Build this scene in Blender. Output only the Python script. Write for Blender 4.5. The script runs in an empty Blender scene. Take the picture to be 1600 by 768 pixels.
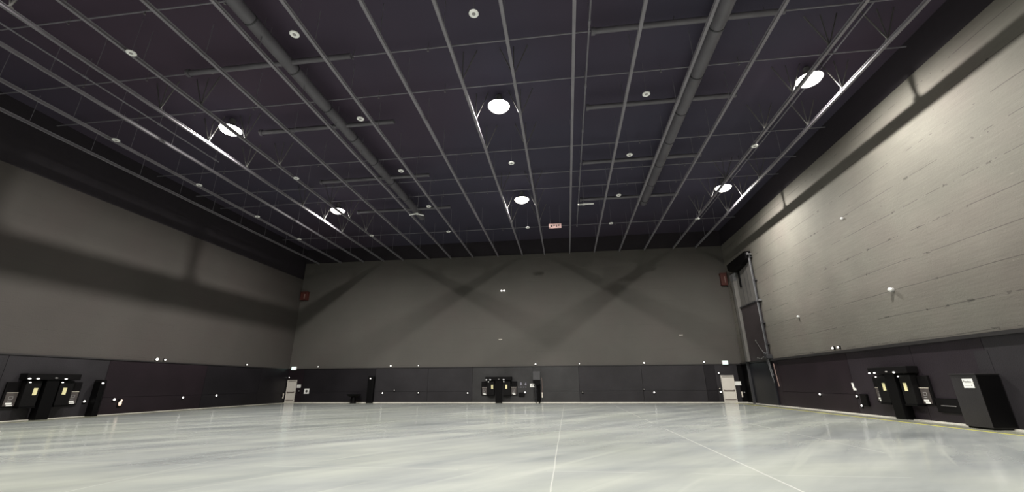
import bpy, bmesh, math, random
from mathutils import Vector, Matrix

R = math.radians
sc = bpy.context.scene
COL = sc.collection

# ------------------------------------------------------------------ camera
F_PX, PITCH, YAW, ROLL, CAM_H = 642.0, 18.6, 7.15, -0.35, 1.6
cam_data = bpy.data.cameras.new('camera')
cam_data.sensor_fit = 'HORIZONTAL'
cam_data.sensor_width = 36.0
cam_data.lens = 36.0 * F_PX / 1600.0
cam_data.clip_end = 300
cam = bpy.data.objects.new('camera', cam_data)
COL.objects.link(cam)
_cy, _sy, _cp, _sp = math.cos(R(YAW)), math.sin(R(YAW)), math.cos(R(PITCH)), math.sin(R(PITCH))
_F = Vector((-_sy * _cp, _cy * _cp, _sp)); _R0 = Vector((_cy, _sy, 0)); _U0 = _R0.cross(_F)
_c, _s = math.cos(R(ROLL)), math.sin(R(ROLL))
_RR = _R0 * _c + _U0 * _s; _UU = _U0 * _c - _R0 * _s
cam.matrix_world = Matrix(((_RR.x, _UU.x, -_F.x, 0), (_RR.y, _UU.y, -_F.y, 0), (_RR.z, _UU.z, -_F.z, CAM_H), (0, 0, 0, 1)))
sc.camera = cam

# ------------------------------------------------------------------ light and exposure
world = bpy.data.worlds.new('world'); sc.world = world
world.use_nodes = True
world.node_tree.nodes['Background'].inputs[0].default_value = (0.0, 0.0, 0.0, 1)
sc.view_settings.view_transform = 'Standard'
sc.view_settings.look = 'None'
sc.view_settings.gamma = 1.0
sc.view_settings.use_curve_mapping = False
sc.view_settings.exposure = 0.0
LAMP_POWER = 7100.0
LAMP_COLOR = (1.0, 0.97, 0.90)
LAMP_Z = 15.08
LAMP_X = (-17.85, -2.82, 11.9)
LAMP_Y = (28.7, 17.4, 6.1, -5.2)

# ------------------------------------------------------------------ room sizes
XL, XR, YB, YF = -27.7, 15.4, 40.0, -11.0      # cladding faces
ZD, ZC, ZT = 3.2, 14.2, 15.8                   # dado top, cladding top, roof deck

# ------------------------------------------------------------------ materials
def new_mat(name):
    m = bpy.data.materials.new(name); m.use_nodes = True
    return m, m.node_tree, m.node_tree.nodes['Principled BSDF']

class NT:
    def __init__(s, nt): s.nt = nt
    def n(s, t, **kw):
        nd = s.nt.nodes.new(t)
        for k, v in kw.items(): setattr(nd, k, v)
        return nd
    def link(s, a, b): s.nt.links.new(a, b)
    def val(s, sock, v):
        if isinstance(v, (int, float)): sock.default_value = v
        elif isinstance(v, tuple): sock.default_value = v
        else: s.link(v, sock)
    def m(s, op, a, b=0.0, c=0.0, clamp=False):
        nd = s.n('ShaderNodeMath', operation=op); nd.use_clamp = clamp
        for i, v in enumerate((a, b, c)): s.val(nd.inputs[i], v)
        return nd.outputs[0]
    def pos(s):
        return s.n('ShaderNodeNewGeometry').outputs['Position']
    def xyz(s, v):
        nd = s.n('ShaderNodeSeparateXYZ'); s.link(v, nd.inputs[0]); return nd.outputs
    def mapping(s, v, scale=(1, 1, 1), rot=(0, 0, 0)):
        nd = s.n('ShaderNodeMapping'); s.link(v, nd.inputs['Vector'])
        nd.inputs['Scale'].default_value = scale; nd.inputs['Rotation'].default_value = rot
        return nd.outputs[0]
    def orient(s, v, ang, sx, sy):
        nd = s.n('ShaderNodeMapping', vector_type='TEXTURE'); s.link(v, nd.inputs['Vector'])
        nd.inputs['Rotation'].default_value = (0, 0, R(ang)); nd.inputs['Scale'].default_value = (sx, sy, 1)
        return nd.outputs[0]
    def noise(s, v, scale, detail=4.0, rough=0.55, dist=0.0):
        nd = s.n('ShaderNodeTexNoise'); s.link(v, nd.inputs['Vector'])
        nd.inputs['Scale'].default_value = scale; nd.inputs['Detail'].default_value = detail
        nd.inputs['Roughness'].default_value = rough; nd.inputs['Distortion'].default_value = dist
        return nd.outputs['Fac']
    def ramp(s, fac, stops):
        nd = s.n('ShaderNodeValToRGB'); s.link(fac, nd.inputs[0])
        el = nd.color_ramp.elements
        el[0].position, el[0].color = stops[0][0], (*stops[0][1], 1)
        el[1].position, el[1].color = stops[-1][0], (*stops[-1][1], 1)
        for p, c in stops[1:-1]:
            e = el.new(p); e.color = (*c, 1)
        return nd.outputs[0]
    def mix(s, fac, a, b, mode='MIX'):
        nd = s.n('ShaderNodeMix', data_type='RGBA', blend_type=mode)
        s.val(nd.inputs[0], fac)
        for i, v in ((6, a), (7, b)):
            if isinstance(v, tuple): nd.inputs[i].default_value = (*v[:3], 1)
            else: s.link(v, nd.inputs[i])
        return nd.outputs[2]
    def bump(s, h, strength, dist, bsdf):
        nd = s.n('ShaderNodeBump'); nd.inputs['Strength'].default_value = strength
        nd.inputs['Distance'].default_value = dist
        s.link(h, nd.inputs['Height']); s.link(nd.outputs[0], bsdf.inputs['Normal'])

def simple(name, color, rough=0.5, metal=0.0, var=0.12, scale=3.0, spec=0.5):
    """painted / plain surface with a little procedural unevenness"""
    m, nt, b = new_mat(name); T = NT(nt)
    co = T.n('ShaderNodeTexCoord').outputs['Object']
    f = T.noise(co, scale, 4)
    lo = tuple(c * (1 - var) for c in color); hi = tuple(min(1, c * (1 + var)) for c in color)
    T.link(T.ramp(f, [(0.3, lo), (0.7, hi)]), b.inputs['Base Color'])
    b.inputs['Roughness'].default_value = rough; b.inputs['Metallic'].default_value = metal
    b.inputs['Specular IOR Level'].default_value = spec
    return m

def emitter(name, color, strength):
    m, nt, b = new_mat(name)
    b.inputs['Base Color'].default_value = (0.8, 0.8, 0.8, 1)
    b.inputs['Emission Color'].default_value = (*color, 1)
    b.inputs['Emission Strength'].default_value = strength
    return m

def cladding_mat(name, base, pit=1.0, patch=0.16, streak=0.3, jk=0.42):
    """sprayed cement board: horizontal board joints, pits, brushed patches"""
    m, nt, b = new_mat(name); T = NT(nt)
    P = T.pos(); x, y, z = T.xyz(P)
    big = T.noise(P, 0.16, 4, 0.6)
    col = T.ramp(big, [(0.32, tuple(c * (1 - patch) for c in base)), (0.7, tuple(c * (1 + patch) for c in base))])
    hue = T.noise(P, 0.3, 2)
    col = T.mix(T.m('MULTIPLY', T.m('SUBTRACT', hue, 0.45, clamp=True), 1.2, clamp=True), col, (base[0] * 1.05, base[1] * 0.9, base[2] * 0.95))
    # brushed horizontal strokes
    st = T.noise(T.mapping(P, (0.5, 0.5, 7.0)), 1.4, 5, 0.65)
    stf = T.m('MULTIPLY_ADD', st, streak, 1.0 - streak / 2)
    g = T.n('ShaderNodeCombineXYZ')
    for i in range(3): T.link(stf, g.inputs[i])
    col = T.mix(1.0, col, g.outputs[0], 'MULTIPLY')
    # joints between boards
    wob = T.m('MULTIPLY', T.m('SUBTRACT', T.noise(P, 0.25, 1), 0.5), 0.12)
    zz = T.m('ADD', T.m('DIVIDE', T.m('SUBTRACT', z, 4.53), 1.135), wob)
    fr = T.m('ABSOLUTE', T.m('SUBTRACT', T.m('FRACT', T.m('ADD', zz, 0.5)), 0.5))
    line = T.m('LESS_THAN', fr, 0.014)
    brk = T.m('GREATER_THAN', T.noise(T.mapping(P, (0.5, 0.5, 0.25)), 1.1, 5, 0.7), 0.47)
    jl = T.m('MULTIPLY', line, brk)
    near = T.m('LESS_THAN', fr, 0.05)
    sp = T.m('GREATER_THAN', T.noise(P, 1.9, 2), 0.66)
    pits = T.m('MULTIPLY', T.m('MULTIPLY', near, sp), pit)
    specks = T.m('MULTIPLY', T.m('GREATER_THAN', T.noise(P, 5.5, 1), 0.80), pit)
    dark = T.m('ADD', T.m('MULTIPLY', jl, jk), T.m('MULTIPLY', T.m('ADD', pits, specks), 0.45), clamp=True)
    col = T.mix(dark, col, tuple(c * 0.25 for c in base))
    lt = T.m('MULTIPLY', T.m('GREATER_THAN', T.noise(T.mapping(P, (0.8, 0.8, 2.5)), 2.2, 4, 0.7), 0.70), 0.35 * pit)
    col = T.mix(lt, col, tuple(min(1, c * 1.7) for c in base))
    T.link(col, b.inputs['Base Color'])
    b.inputs['Roughness'].default_value = 0.8
    b.inputs['Specular IOR Level'].default_value = 0.3
    h = T.m('ADD', T.m('MULTIPLY', T.noise(P, 14, 5, 0.7), 0.5), T.m('MULTIPLY', st, streak * 2))
    h = T.m('SUBTRACT', h, T.m('MULTIPLY', T.m('ADD', jl, pits), jk * 2))
    T.bump(h, 0.5, 0.03, b)
    return m

def dado_mat(name, base, rough=0.42):
    """black perforated acoustic panel"""
    m, nt, b = new_mat(name); T = NT(nt)
    P = T.pos()
    big = T.noise(P, 0.5, 4, 0.6)
    col = T.ramp(big, [(0.3, tuple(c * 0.75 for c in base)), (0.7, tuple(c * 1.25 for c in base))])
    v = T.n('ShaderNodeTexVoronoi'); T.link(P, v.inputs['Vector']); v.inputs['Scale'].default_value = 22
    T.link(col, b.inputs['Base Color'])
    b.inputs['Roughness'].default_value = rough
    b.inputs['Specular IOR Level'].default_value = 0.35
    T.bump(v.outputs['Distance'], 0.35, 0.01, b)
    return m

def floor_mat():
    m, nt, b = new_mat('polished_concrete'); T = NT(nt)
    P = T.pos(); x, y, z = T.xyz(P)
    a = T.noise(P, 0.22, 5, 0.52, 0.3)
    st1 = T.noise(T.orient(P, 50, 6.0, 1.0), 0.9, 5, 0.5, 0.3)
    st2 = T.noise(T.orient(P, 15, 9.0, 0.8), 0.8, 5, 0.55, 0.3)
    s = T.m('ADD', T.m('MULTIPLY', a, 0.35), T.m('ADD', T.m('MULTIPLY', st1, 0.4), T.m('MULTIPLY', st2, 0.25)))
    col = T.ramp(s, [(0.36, (0.215, 0.230, 0.234)), (0.45, (0.280, 0.297, 0.299)), (0.54, (0.340, 0.357, 0.342)), (0.66, (0.425, 0.442, 0.408))])
    # pale trowel marks
    tr = T.noise(T.orient(P, 58, 10.0, 0.45), 1.0, 3, 0.5, 0.8)
    col = T.mix(T.m('MULTIPLY', T.m('SUBTRACT', tr, 0.60, clamp=True), 4.0, clamp=True), col, (0.42, 0.438, 0.405))
    # faint dust / oil tints
    ti = T.noise(P, 0.12, 3)
    col = T.mix(T.m('MULTIPLY', T.m('SUBTRACT', ti, 0.45, clamp=True), 1.6, clamp=True), col, (0.31, 0.33, 0.27))
    # saw-cut joints filled pale
    def bar(c, p, w):
        return T.m('LESS_THAN', T.m('ABSOLUTE', T.m('SUBTRACT', c, p)), w)
    wobx = T.m('ADD', x, T.m('MULTIPLY', T.m('SUBTRACT', T.noise(P, 0.6, 2), 0.5), 0.05))
    keep = T.m('GREATER_THAN', T.noise(P, 0.35, 3), 0.44)
    j = T.m('MULTIPLY', bar(wobx, -0.34, 0.012), 0.7)
    for px, w, k in ((3.55, 0.02, 0.7), (7.44, 0.022, 0.6), (-8.1, 0.02, 0.35)):
        j = T.m('MAXIMUM', j, T.m('MULTIPLY', T.m('MULTIPLY', bar(wobx, px, w), keep), k))
    for py in (9.0, 20.7):
        j = T.m('MAXIMUM', j, T.m('MULTIPLY', T.m('MULTIPLY', bar(y, py, 0.02), keep), 0.35))
    col = T.mix(j, col, (0.52, 0.53, 0.50))
    # painted walkway along the walls: grey-green band, yellow line, cream edge
    wx = T.m('GREATER_THAN', x, 13.95); wy = T.m('GREATER_THAN', y, 38.7); wl = T.m('LESS_THAN', x, -26.5)
    band = T.m('MAXIMUM', wx, T.m('MAXIMUM', wy, wl))
    pn = T.noise(T.mapping(P, (1, 0.4, 1)), 1.2, 5, 0.65)
    pcol = T.ramp(pn, [(0.35, (0.17, 0.17, 0.12)), (0.65, (0.26, 0.255, 0.19))])
    col = T.mix(T.m('MULTIPLY', band, 0.78), col, pcol)
    col = T.mix(T.m('MULTIPLY', T.m('GREATER_THAN', x, 14.82), 0.75), col, (0.46, 0.455, 0.41))
    yl = T.m('MULTIPLY', bar(x, 13.99, 0.09), T.m('LESS_THAN', y, 39.2))
    yl2 = T.m('MULTIPLY', bar(x, -26.45, 0.035), 0.5)
    col = T.mix(T.m('MULTIPLY', T.m('MAXIMUM', yl, yl2), 0.95), col, (0.66, 0.62, 0.12))
    T.link(col, b.inputs['Base Color'])
    T.link(T.m('MULTIPLY_ADD', st1, 0.18, 0.09), b.inputs['Roughness'])
    b.inputs['Specular IOR Level'].default_value = 0.45
    T.bump(T.m('ADD', T.noise(P, 9, 4), T.m('MULTIPLY', j, -1.0)), 0.04, 0.01, b)
    return m

M = {}
M['floor'] = floor_mat()
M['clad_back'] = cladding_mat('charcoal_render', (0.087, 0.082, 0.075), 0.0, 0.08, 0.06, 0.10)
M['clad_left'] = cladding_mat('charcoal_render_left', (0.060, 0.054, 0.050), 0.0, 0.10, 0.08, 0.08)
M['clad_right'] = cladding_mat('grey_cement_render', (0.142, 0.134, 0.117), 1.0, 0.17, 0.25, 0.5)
M['black_wall'] = simple('black_painted_block', (0.016, 0.012, 0.017), 0.75)
M['dado_dark'] = dado_mat('black_acoustic_panel', (0.0105, 0.009, 0.0115))
M['dado_red'] = dado_mat('brown_black_acoustic_panel', (0.0135, 0.0085, 0.0120))
M['dado_grey'] = dado_mat('dark_grey_acoustic_panel', (0.023, 0.021, 0.0242))
M['dado_mid'] = dado_mat('grey_acoustic_panel', (0.034, 0.033, 0.0345))
M['dado_plum'] = dado_mat('plum_black_acoustic_panel', (0.019, 0.0145, 0.019))
M['navy'] = dado_mat('blue_black_panel', (0.010, 0.0105, 0.014))
M['ledge'] = simple('dark_ledge_paint', (0.020, 0.018, 0.019), 0.5)
def deck_mat():
    m, nt, b = new_mat('black_roof_deck'); T = NT(nt); P = T.pos()
    T.link(T.ramp(T.noise(P, 0.05, 3, 0.5), [(0.35, (0.052, 0.037, 0.055)), (0.62, (0.048, 0.044, 0.067))]), b.inputs['Base Color'])
    b.inputs['Roughness'].default_value = 0.85; b.inputs['Specular IOR Level'].default_value = 0.2
    return m
M['deck'] = deck_mat()
M['beam'] = simple('dark_grey_beam_paint', (0.180, 0.170, 0.190), 0.5, var=0.15, scale=1.0)
M['duct'] = simple('dark_duct_paint', (0.100, 0.095, 0.108), 0.55, var=0.15, scale=1.0)
M['pipe'] = simple('grey_pipe_paint', (0.160, 0.155, 0.175), 0.45)
M['rod'] = simple('galvanised_rod', (0.10, 0.098, 0.095), 0.5)
M['white'] = simple('white_plastic', (0.88, 0.88, 0.86), 0.4, var=0.03)
M['cream'] = simple('cream_plastic', (0.74, 0.68, 0.60), 0.45, var=0.05)
M['grey_dot'] = simple('grey_plastic', (0.28, 0.27, 0.27), 0.5)
M['black'] = simple('satin_black_metal', (0.0022, 0.002, 0.0024), 0.5, spec=0.12)
M['black2'] = simple('matt_black_metal', (0.0035, 0.003, 0.0035), 0.6, spec=0.12)
M['box_face'] = simple('dark_grey_cabinet_paint', (0.0048, 0.0044, 0.0048), 0.55, spec=0.15)
M['locker'] = dado_mat('dark_grey_locker_paint', (0.023, 0.021, 0.023), 0.5)
M['box_grey'] = simple('mid_grey_box_paint', (0.052, 0.051, 0.055), 0.5)
M['window'] = simple('brown_grey_panel', (0.07, 0.06, 0.058), 0.35)
M['door'] = simple('cream_door_paint', (0.66, 0.62, 0.57), 0.4, var=0.04)
M['door_dark'] = simple('brown_door_seal', (0.16, 0.13, 0.12), 0.5)
M['door_head'] = simple('taupe_door_head', (0.42, 0.39, 0.36), 0.5)
M['curb'] = simple('cream_skirting', (0.62, 0.60, 0.54), 0.5, var=0.1)
M['yellow'] = simple('yellow_sticker', (0.80, 0.74, 0.42), 0.5, var=0.05)
M['ink'] = simple('black_ink', (0.06, 0.06, 0.06), 0.6)
M['reflector'] = simple('spun_aluminium', (0.70, 0.70, 0.68), 0.25, 0.9, 0.05)
M['housing'] = simple('lamp_housing', (0.16, 0.16, 0.16), 0.5)
M['lens'] = emitter('lamp_lens', (1.0, 0.96, 0.84), 14.0)
M['dot_glow'] = emitter('bright_dot', (1.0, 0.96, 0.90), 1.6)  # glow put in for glints on knobs and sockets; also small cabinet lights
M['exit'] = emitter('exit_sign_face', (0.62, 1.0, 0.88), 1.5)
M['exit_dark'] = simple('exit_sign_green', (0.02, 0.22, 0.12), 0.5)
M['red_brown'] = simple('red_brown_paint', (0.075, 0.018, 0.013), 0.55)
M['pink'] = simple('pink_sign_face', (0.62, 0.42, 0.40), 0.5)
M['hoist_panel'] = dado_mat('brown_shutter', (0.040, 0.032, 0.035), 0.5)
M['hoist_upper'] = simple('grey_backing_board', (0.12, 0.114, 0.108), 0.7, var=0.12, scale=0.8)
M['steel'] = simple('brushed_steel', (0.18, 0.18, 0.19), 0.4, 0.4)
M['steel_dark'] = simple('dark_steel', (0.045, 0.045, 0.05), 0.45, 0.3)
M['orange'] = simple('orange_beige_lamp', (0.80, 0.55, 0.36), 0.4)
M['cable'] = simple('brown_cable', (0.22, 0.15, 0.13), 0.5)
M['lilac'] = simple('lilac_reflective_letters', (0.42, 0.40, 0.50), 0.4)

# ------------------------------------------------------------------ mesh helpers
def box(bm, x0, x1, y0, y1, z0, z1, bev=0.0):
    r = bmesh.ops.create_cube(bm, size=1.0)
    vs = r['verts']
    for v in vs:
        v.co = Vector(((x0 + x1) / 2 + v.co.x * (x1 - x0), (y0 + y1) / 2 + v.co.y * (y1 - y0), (z0 + z1) / 2 + v.co.z * (z1 - z0)))
    if bev > 0:
        es = list({e for v in vs for e in v.link_edges})
        bmesh.ops.bevel(bm, geom=es, offset=bev, segments=2, affect='EDGES', profile=0.5)

def tube(bm, a, b, r, seg=10, r2=None, caps=True):
    a, b = Vector(a), Vector(b); d = b - a
    q = d.to_track_quat('Z', 'Y').to_matrix().to_4x4()
    mtx = Matrix.Translation((a + b) / 2) @ q
    bmesh.ops.create_cone(bm, cap_ends=caps, segments=seg, radius1=r, radius2=r if r2 is None else r2, depth=d.length, matrix=mtx)

def path_tube(bm, pts, r, seg=8):
    for i in range(len(pts) - 1): tube(bm, pts[i], pts[i + 1], r, seg)
    for p in pts[1:-1]:
        bmesh.ops.create_uvsphere(bm, u_segments=seg, v_segments=6, radius=r * 1.02, matrix=Matrix.Translation(p))

def lathe(bm, prof, seg=24, mtx=Matrix.Identity(4)):
    """prof: list of (radius, z)"""
    rings = []
    for r, z in prof:
        if r < 1e-5: rings.append([bm.verts.new(mtx @ Vector((0, 0, z)))])
        else: rings.append([bm.verts.new(mtx @ Vector((r * math.cos(2 * math.pi * i / seg), r * math.sin(2 * math.pi * i / seg), z))) for i in range(seg)])
    for A, B in zip(rings, rings[1:]):
        for i in range(seg):
            k = (i + 1) % seg
            if len(A) == 1 and len(B) == 1: continue
            if len(A) == 1: bm.faces.new((A[0], B[i], B[k]))
            elif len(B) == 1: bm.faces.new((A[i], A[k], B[0]))
            else: bm.faces.new((A[i], A[k], B[k], B[i]))

def ball(bm, p, r, sx=1, sy=1, sz=1, seg=14):
    bmesh.ops.create_uvsphere(bm, u_segments=seg, v_segments=seg // 2 + 2, radius=r, matrix=Matrix.Translation(p) @ Matrix.Diagonal((sx, sy, sz, 1)))

def prism(bm, pts, axis, a0, a1):
    """extrude a polygon (list of 2-D points) along axis from a0 to a1"""
    def mk(p, a):
        if axis == 'x': return Vector((a, p[0], p[1]))
        if axis == 'y': return Vector((p[0], a, p[1]))
        return Vector((p[0], p[1], a))
    A = [bm.verts.new(mk(p, a0)) for p in pts]; B = [bm.verts.new(mk(p, a1)) for p in pts]
    n = len(pts)
    bm.faces.new(A); bm.faces.new(list(reversed(B)))
    for i in range(n):
        bm.faces.new((A[i], B[i], B[(i + 1) % n], A[(i + 1) % n]))

def obj(name, bm, m, parent=None, smooth=False, loc=None):
    bmesh.ops.recalc_face_normals(bm, faces=bm.faces)
    me = bpy.data.meshes.new(name); bm.to_mesh(me); bm.free()
    me.materials.append(M[m] if isinstance(m, str) else m)
    if smooth:
        for p in me.polygons: p.use_smooth = True
        try: me.set_sharp_from_angle(angle=R(40))
        except Exception: pass
    o = bpy.data.objects.new(name, me); COL.objects.link(o)
    if parent is not None: o.parent = parent
    if loc is not None: o.location = loc
    return o

def bx(name, m, parent, x0, x1, y0, y1, z0, z1, bev=0.0):
    bm = bmesh.new(); box(bm, x0, x1, y0, y1, z0, z1, bev); return obj(name, bm, m, parent)

def tag(o, label, cat, group=None):
    o['label'] = label; o['category'] = cat
    if group: o['group'] = group
    return o

def thing(name, label, cat, loc=(0, 0, 0), rotz=0.0, group=None):
    o = bpy.data.objects.new(name, None); COL.objects.link(o)
    o.location = loc; o.rotation_euler = (0, 0, rotz); o.empty_display_size = 0.2
    return tag(o, label, cat, group)

def struct(o, label=None, cat=None):
    o['kind'] = 'structure'
    if label: o['label'] = label
    if cat: o['category'] = cat
    return o

def dup(root, loc, label, rotz=None):
    r = root.copy(); COL.objects.link(r); r.location = loc; r['label'] = label
    if rotz is not None: r.rotation_euler = (0, 0, rotz)
    for ch in list(root.children):
        c = ch.copy(); COL.objects.link(c); c.parent = r
        for g in list(ch.children):
            d = g.copy(); COL.objects.link(d); d.parent = c
    return r

ROT = {'back': 0.0, 'right': -math.pi / 2, 'left': math.pi / 2}
PROUD = 0.05
def on_wall(side, u, z=0.0, out=0.0):
    """point on a wall; u is world x on the back wall, world y on the side walls"""
    if side == 'back': return (u, YB - out, z)
    if side == 'right': return (XR - out, u, z)
    return (XL + out, u, z)

# ------------------------------------------------------------------ room shell
bm = bmesh.new(); box(bm, XL - 0.4, XR + 0.4, YF - 0.4, YB + 0.4, -0.3, 0.0)
struct(obj('floor', bm, 'floor'), 'pale grey polished concrete stage floor with yellow line at right', 'floor')

bm = bmesh.new(); box(bm, XL - 0.4, XR + 0.4, YF - 0.4, YB + 0.4, ZT, ZT + 0.3)
struct(obj('ceiling', bm, 'deck'), 'black ribbed roof deck high above the beams', 'ceiling')

def wall(side, clad, dados, joint=True):
    rot = {'back': 0, 'right': -math.pi / 2, 'left': math.pi / 2, 'front': math.pi}[side]
    if side == 'back': loc, u0, u1 = (0, YB, 0), XL, XR
    elif side == 'right': loc, u0, u1 = (XR, 0, 0), -YB, -YF
    elif side == 'left': loc, u0, u1 = (XL, 0, 0), YF, YB
    else: loc, u0, u1 = (0, YF, 0), -XR, -XL
    bm = bmesh.new(); box(bm, u0 - 0.4, u1 + 0.4, 0.08, 0.4, -0.2, ZT + 0.2)
    w = obj('wall_' + side, bm, 'black_wall'); w.location = loc; w.rotation_euler = (0, 0, rot)
    struct(w)
    bx('cladding', clad, w, u0, u1, 0.0, 0.085, ZD, 12.4 if side == 'left' else ZC)  # left cladding stops lower; the black wall above stands in for shade
    for i, (a, b, mt, split) in enumerate(dados):
        # each dado panel: a lower and an upper board with a thin shadow gap at one metre
        if split:
            bx('dado_board', mt, w, a + 0.01, b - 0.01, -PROUD, 0.085, 0.0, 0.99)
            bx('dado_board', mt, w, a + 0.01, b - 0.01, -PROUD, 0.085, 1.005, ZD - 0.04)
        else:
            bx('dado_board', mt, w, a + 0.01, b - 0.01, -PROUD, 0.085, 0.0, ZD - 0.04)
    bm = bmesh.new(); box(bm, u0, u1, -PROUD - (0.11 if side == 'right' else 0.05), 0.0, ZD - 0.04, ZD + (0.10 if side == 'right' else 0.03))
    lg = obj('trim_%d' % (['back', 'right', 'left', 'front'].index(side) + 1), bm, 'ledge'); lg.location = loc; lg.rotation_euler = (0, 0, rot); struct(lg)
    return w

wb = wall('back', 'clad_back', [(XL, -26.0, 'dado_red', 0), (-26.0, -18.5, 'dado_dark', 1), (-18.5, -13.2, 'dado_grey', 1), (-13.2, -8.86, 'dado_grey', 1),
                                (-8.86, -3.1, 'dado_mid', 0), (-3.1, 1.08, 'dado_mid', 1), (1.08, 6.7, 'dado_grey', 1), (6.7, 12.1, 'dado_grey', 1),
                                (12.1, 13.0, 'dado_dark', 1), (13.0, 14.9, 'dado_grey', 0), (14.9, XR, 'black', 0)])
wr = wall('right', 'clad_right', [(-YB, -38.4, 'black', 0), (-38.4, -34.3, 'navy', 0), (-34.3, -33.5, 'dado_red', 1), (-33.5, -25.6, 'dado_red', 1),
                                  (-25.6, -21.1, 'dado_plum', 0), (-21.1, -17.7, 'dado_plum', 0), (-17.7, -9.0, 'dado_grey', 0), (-9.0, -YF, 'dado_dark', 1)])
bx('dado_patch', 'dado_grey', wr, -18.15, -17.6, -PROUD - 0.012, 0.0, 0.02, 2.7)
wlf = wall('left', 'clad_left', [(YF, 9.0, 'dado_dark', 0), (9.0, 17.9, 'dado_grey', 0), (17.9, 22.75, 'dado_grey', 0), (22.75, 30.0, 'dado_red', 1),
                                 (30.0, 36.0, 'dado_dark', 1), (36.0, YB, 'dado_dark', 0)])
wf = wall('front', 'clad_back', [(-XR, -XL, 'dado_dark', 1)])

# cream skirting along the foot of the walls
t = bx('baseboard_back', 'curb', None, XL + 0.08, XR - 0.08, YB - 0.14, YB - PROUD, 0.0, 0.07); struct(t)
t = bx('baseboard_right', 'curb', None, XR - 0.16, XR - PROUD, YF + 0.1, YB - 0.14, 0.0, 0.035); struct(t)
t = bx('baseboard_left', 'curb', None, XL + PROUD, XL + 0.11, YF + 0.1, YB - 0.14, 0.0, 0.03); struct(t)

# ------------------------------------------------------------------ ceiling beams with V hangers
BEAM_X = [-26.15, -23.6, -21.05, -18.8, -16.62, -13.8, -11.45, -9.1, -6.45, -3.95, -1.68, 0.85, 3.3, 5.75, 8.15, 10.9, 13.0]
ORD = ['first', 'second', 'third', 'fourth', 'fifth', 'sixth', 'seventh', 'eighth', 'ninth', 'tenth', 'eleventh', 'twelfth']
BZ0, BZ1 = 14.07, 14.21
def ibeam_profile():
    w, h, t = 0.06, (BZ1 - BZ0) / 2, 0.012
    c = (BZ0 + BZ1) / 2 - BZ0
    return [(-w, 0), (w, 0), (w, t), (t, t * 1.5), (t, 2 * h - t * 1.5), (w, 2 * h - t), (w, 2 * h), (-w, 2 * h), (-w, 2 * h - t), (-t, 2 * h - t * 1.5), (-t, t * 1.5), (-w, t)]
bm = bmesh.new(); prism(bm, ibeam_profile(), 'y', YF, YB); beam0 = obj('beam_rail', bm, 'beam')
beam_me = beam0.data
bm = bmesh.new()                                            # V hanger: rods from the rail up to the deck
tube(bm, (0, 0, 0), (0, 0, ZT - BZ1 - 0.03), 0.022, 8)
tube(bm, (0, 0, 0.02), (-0.62, 0, ZT - BZ1 - 0.03), 0.026, 8)
tube(bm, (0, 0, 0.02), (0.62, 0, ZT - BZ1 - 0.03), 0.026, 8)
box(bm, -0.07, 0.07, -0.06, 0.06, -0.005, 0.05)
han0 = obj('v_hanger', bm, 'rod'); han_me = han0.data
bm = bmesh.new(); tube(bm, (0, 0, 0), (0, 0, ZT - BZ1 - 0.03), 0.014, 6); rod0 = obj('drop_rod', bm, 'pipe'); rod_me = rod0.data
for o in (beam0, han0, rod0): bpy.data.objects.remove(o)
N = len(BEAM_X)
NAMED = {3: 'lit grey ceiling beam running depthwise just left of the left lamp line',
         4: 'grey ceiling beam running depthwise just right of the left lamp line',
         9: 'grey ceiling beam running depthwise just left of the middle lamp line',
         10: 'grey ceiling beam running depthwise just right of the middle lamp line',
         15: 'grey ceiling beam running depthwise just left of the right lamp line',
         16: 'lit grey ceiling beam nearest the pale right wall'}
for i, X in enumerate(BEAM_X):
    if i in NAMED: lab = NAMED[i]
    elif i < 3: lab = 'dim grey ceiling beam, %s from the dark left wall' % ORD[i]
    elif i < 9: lab = 'grey ceiling beam, %s to the right of the left lamp line' % ORD[i - 4]
    else: lab = 'grey ceiling beam, %s to the right of the middle lamp line' % ORD[i - 10]
    t = thing('ceiling_beam', lab, 'ceiling beam', (X, 0, BZ0), 0, 'ceiling beams running towards the back wall')
    o = bpy.data.objects.new('rail', beam_me); COL.objects.link(o); o.parent = t
    for k in range(-3, 13):
        y = 28.5 - 2.83 * (k - 3)
        if y > YB - 0.5 or y < 4: continue
        v = any(abs(X - lx) < 1.6 for lx in LAMP_X) and any(abs(y - ly) < 3.3 for ly in LAMP_Y[:3])
        o = bpy.data.objects.new('v_hanger' if v else 'drop_rod', han_me if v else rod_me); COL.objects.link(o); o.parent = t
        o.location = (0, y, BZ1 - BZ0)

# ------------------------------------------------------------------ air ducts
def duct(X, z, r, y1, branches, bx0, bx1, label):
    t = thing('air_duct', label, 'duct', (X, 0, z), 0)
    bm = bmesh.new(); tube(bm, (0, YF + 0.1, 0), (0, y1, 0), r, 20); obj('main_duct', bm, 'duct', t, True)
    y = YF + 3
    while y < y1:
        bm = bmesh.new(); tube(bm, (0, y, 0), (0, y + 0.06, 0), r + 0.02, 20); obj('joint_ring', bm, 'steel_dark', t, True); y += 2.7
    for by in branches:
        bm = bmesh.new()
        tube(bm, (bx0 - X, by, 0), (bx1 - X, by, 0), 0.12, 12)
        tube(bm, (bx0 - X - 0.04, by, 0), (bx0 - X + 0.1, by, 0), 0.17, 12)
        obj('branch_duct', bm, 'duct', t, True)
        bm = bmesh.new(); tube(bm, (0, by - 1.2, r * 0.9), (0, by - 1.2, ZT - z - 0.03), 0.012, 6); obj('hanger_rod', bm, 'pipe', t)
    return t
duct(6.55, 15.05, 0.30, 30.5, (7.9, 13.25, 18.1, 23.7, 29.3), 1.65, 8.9, 'dark round air duct with side branches, right of the ceiling centre')
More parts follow.
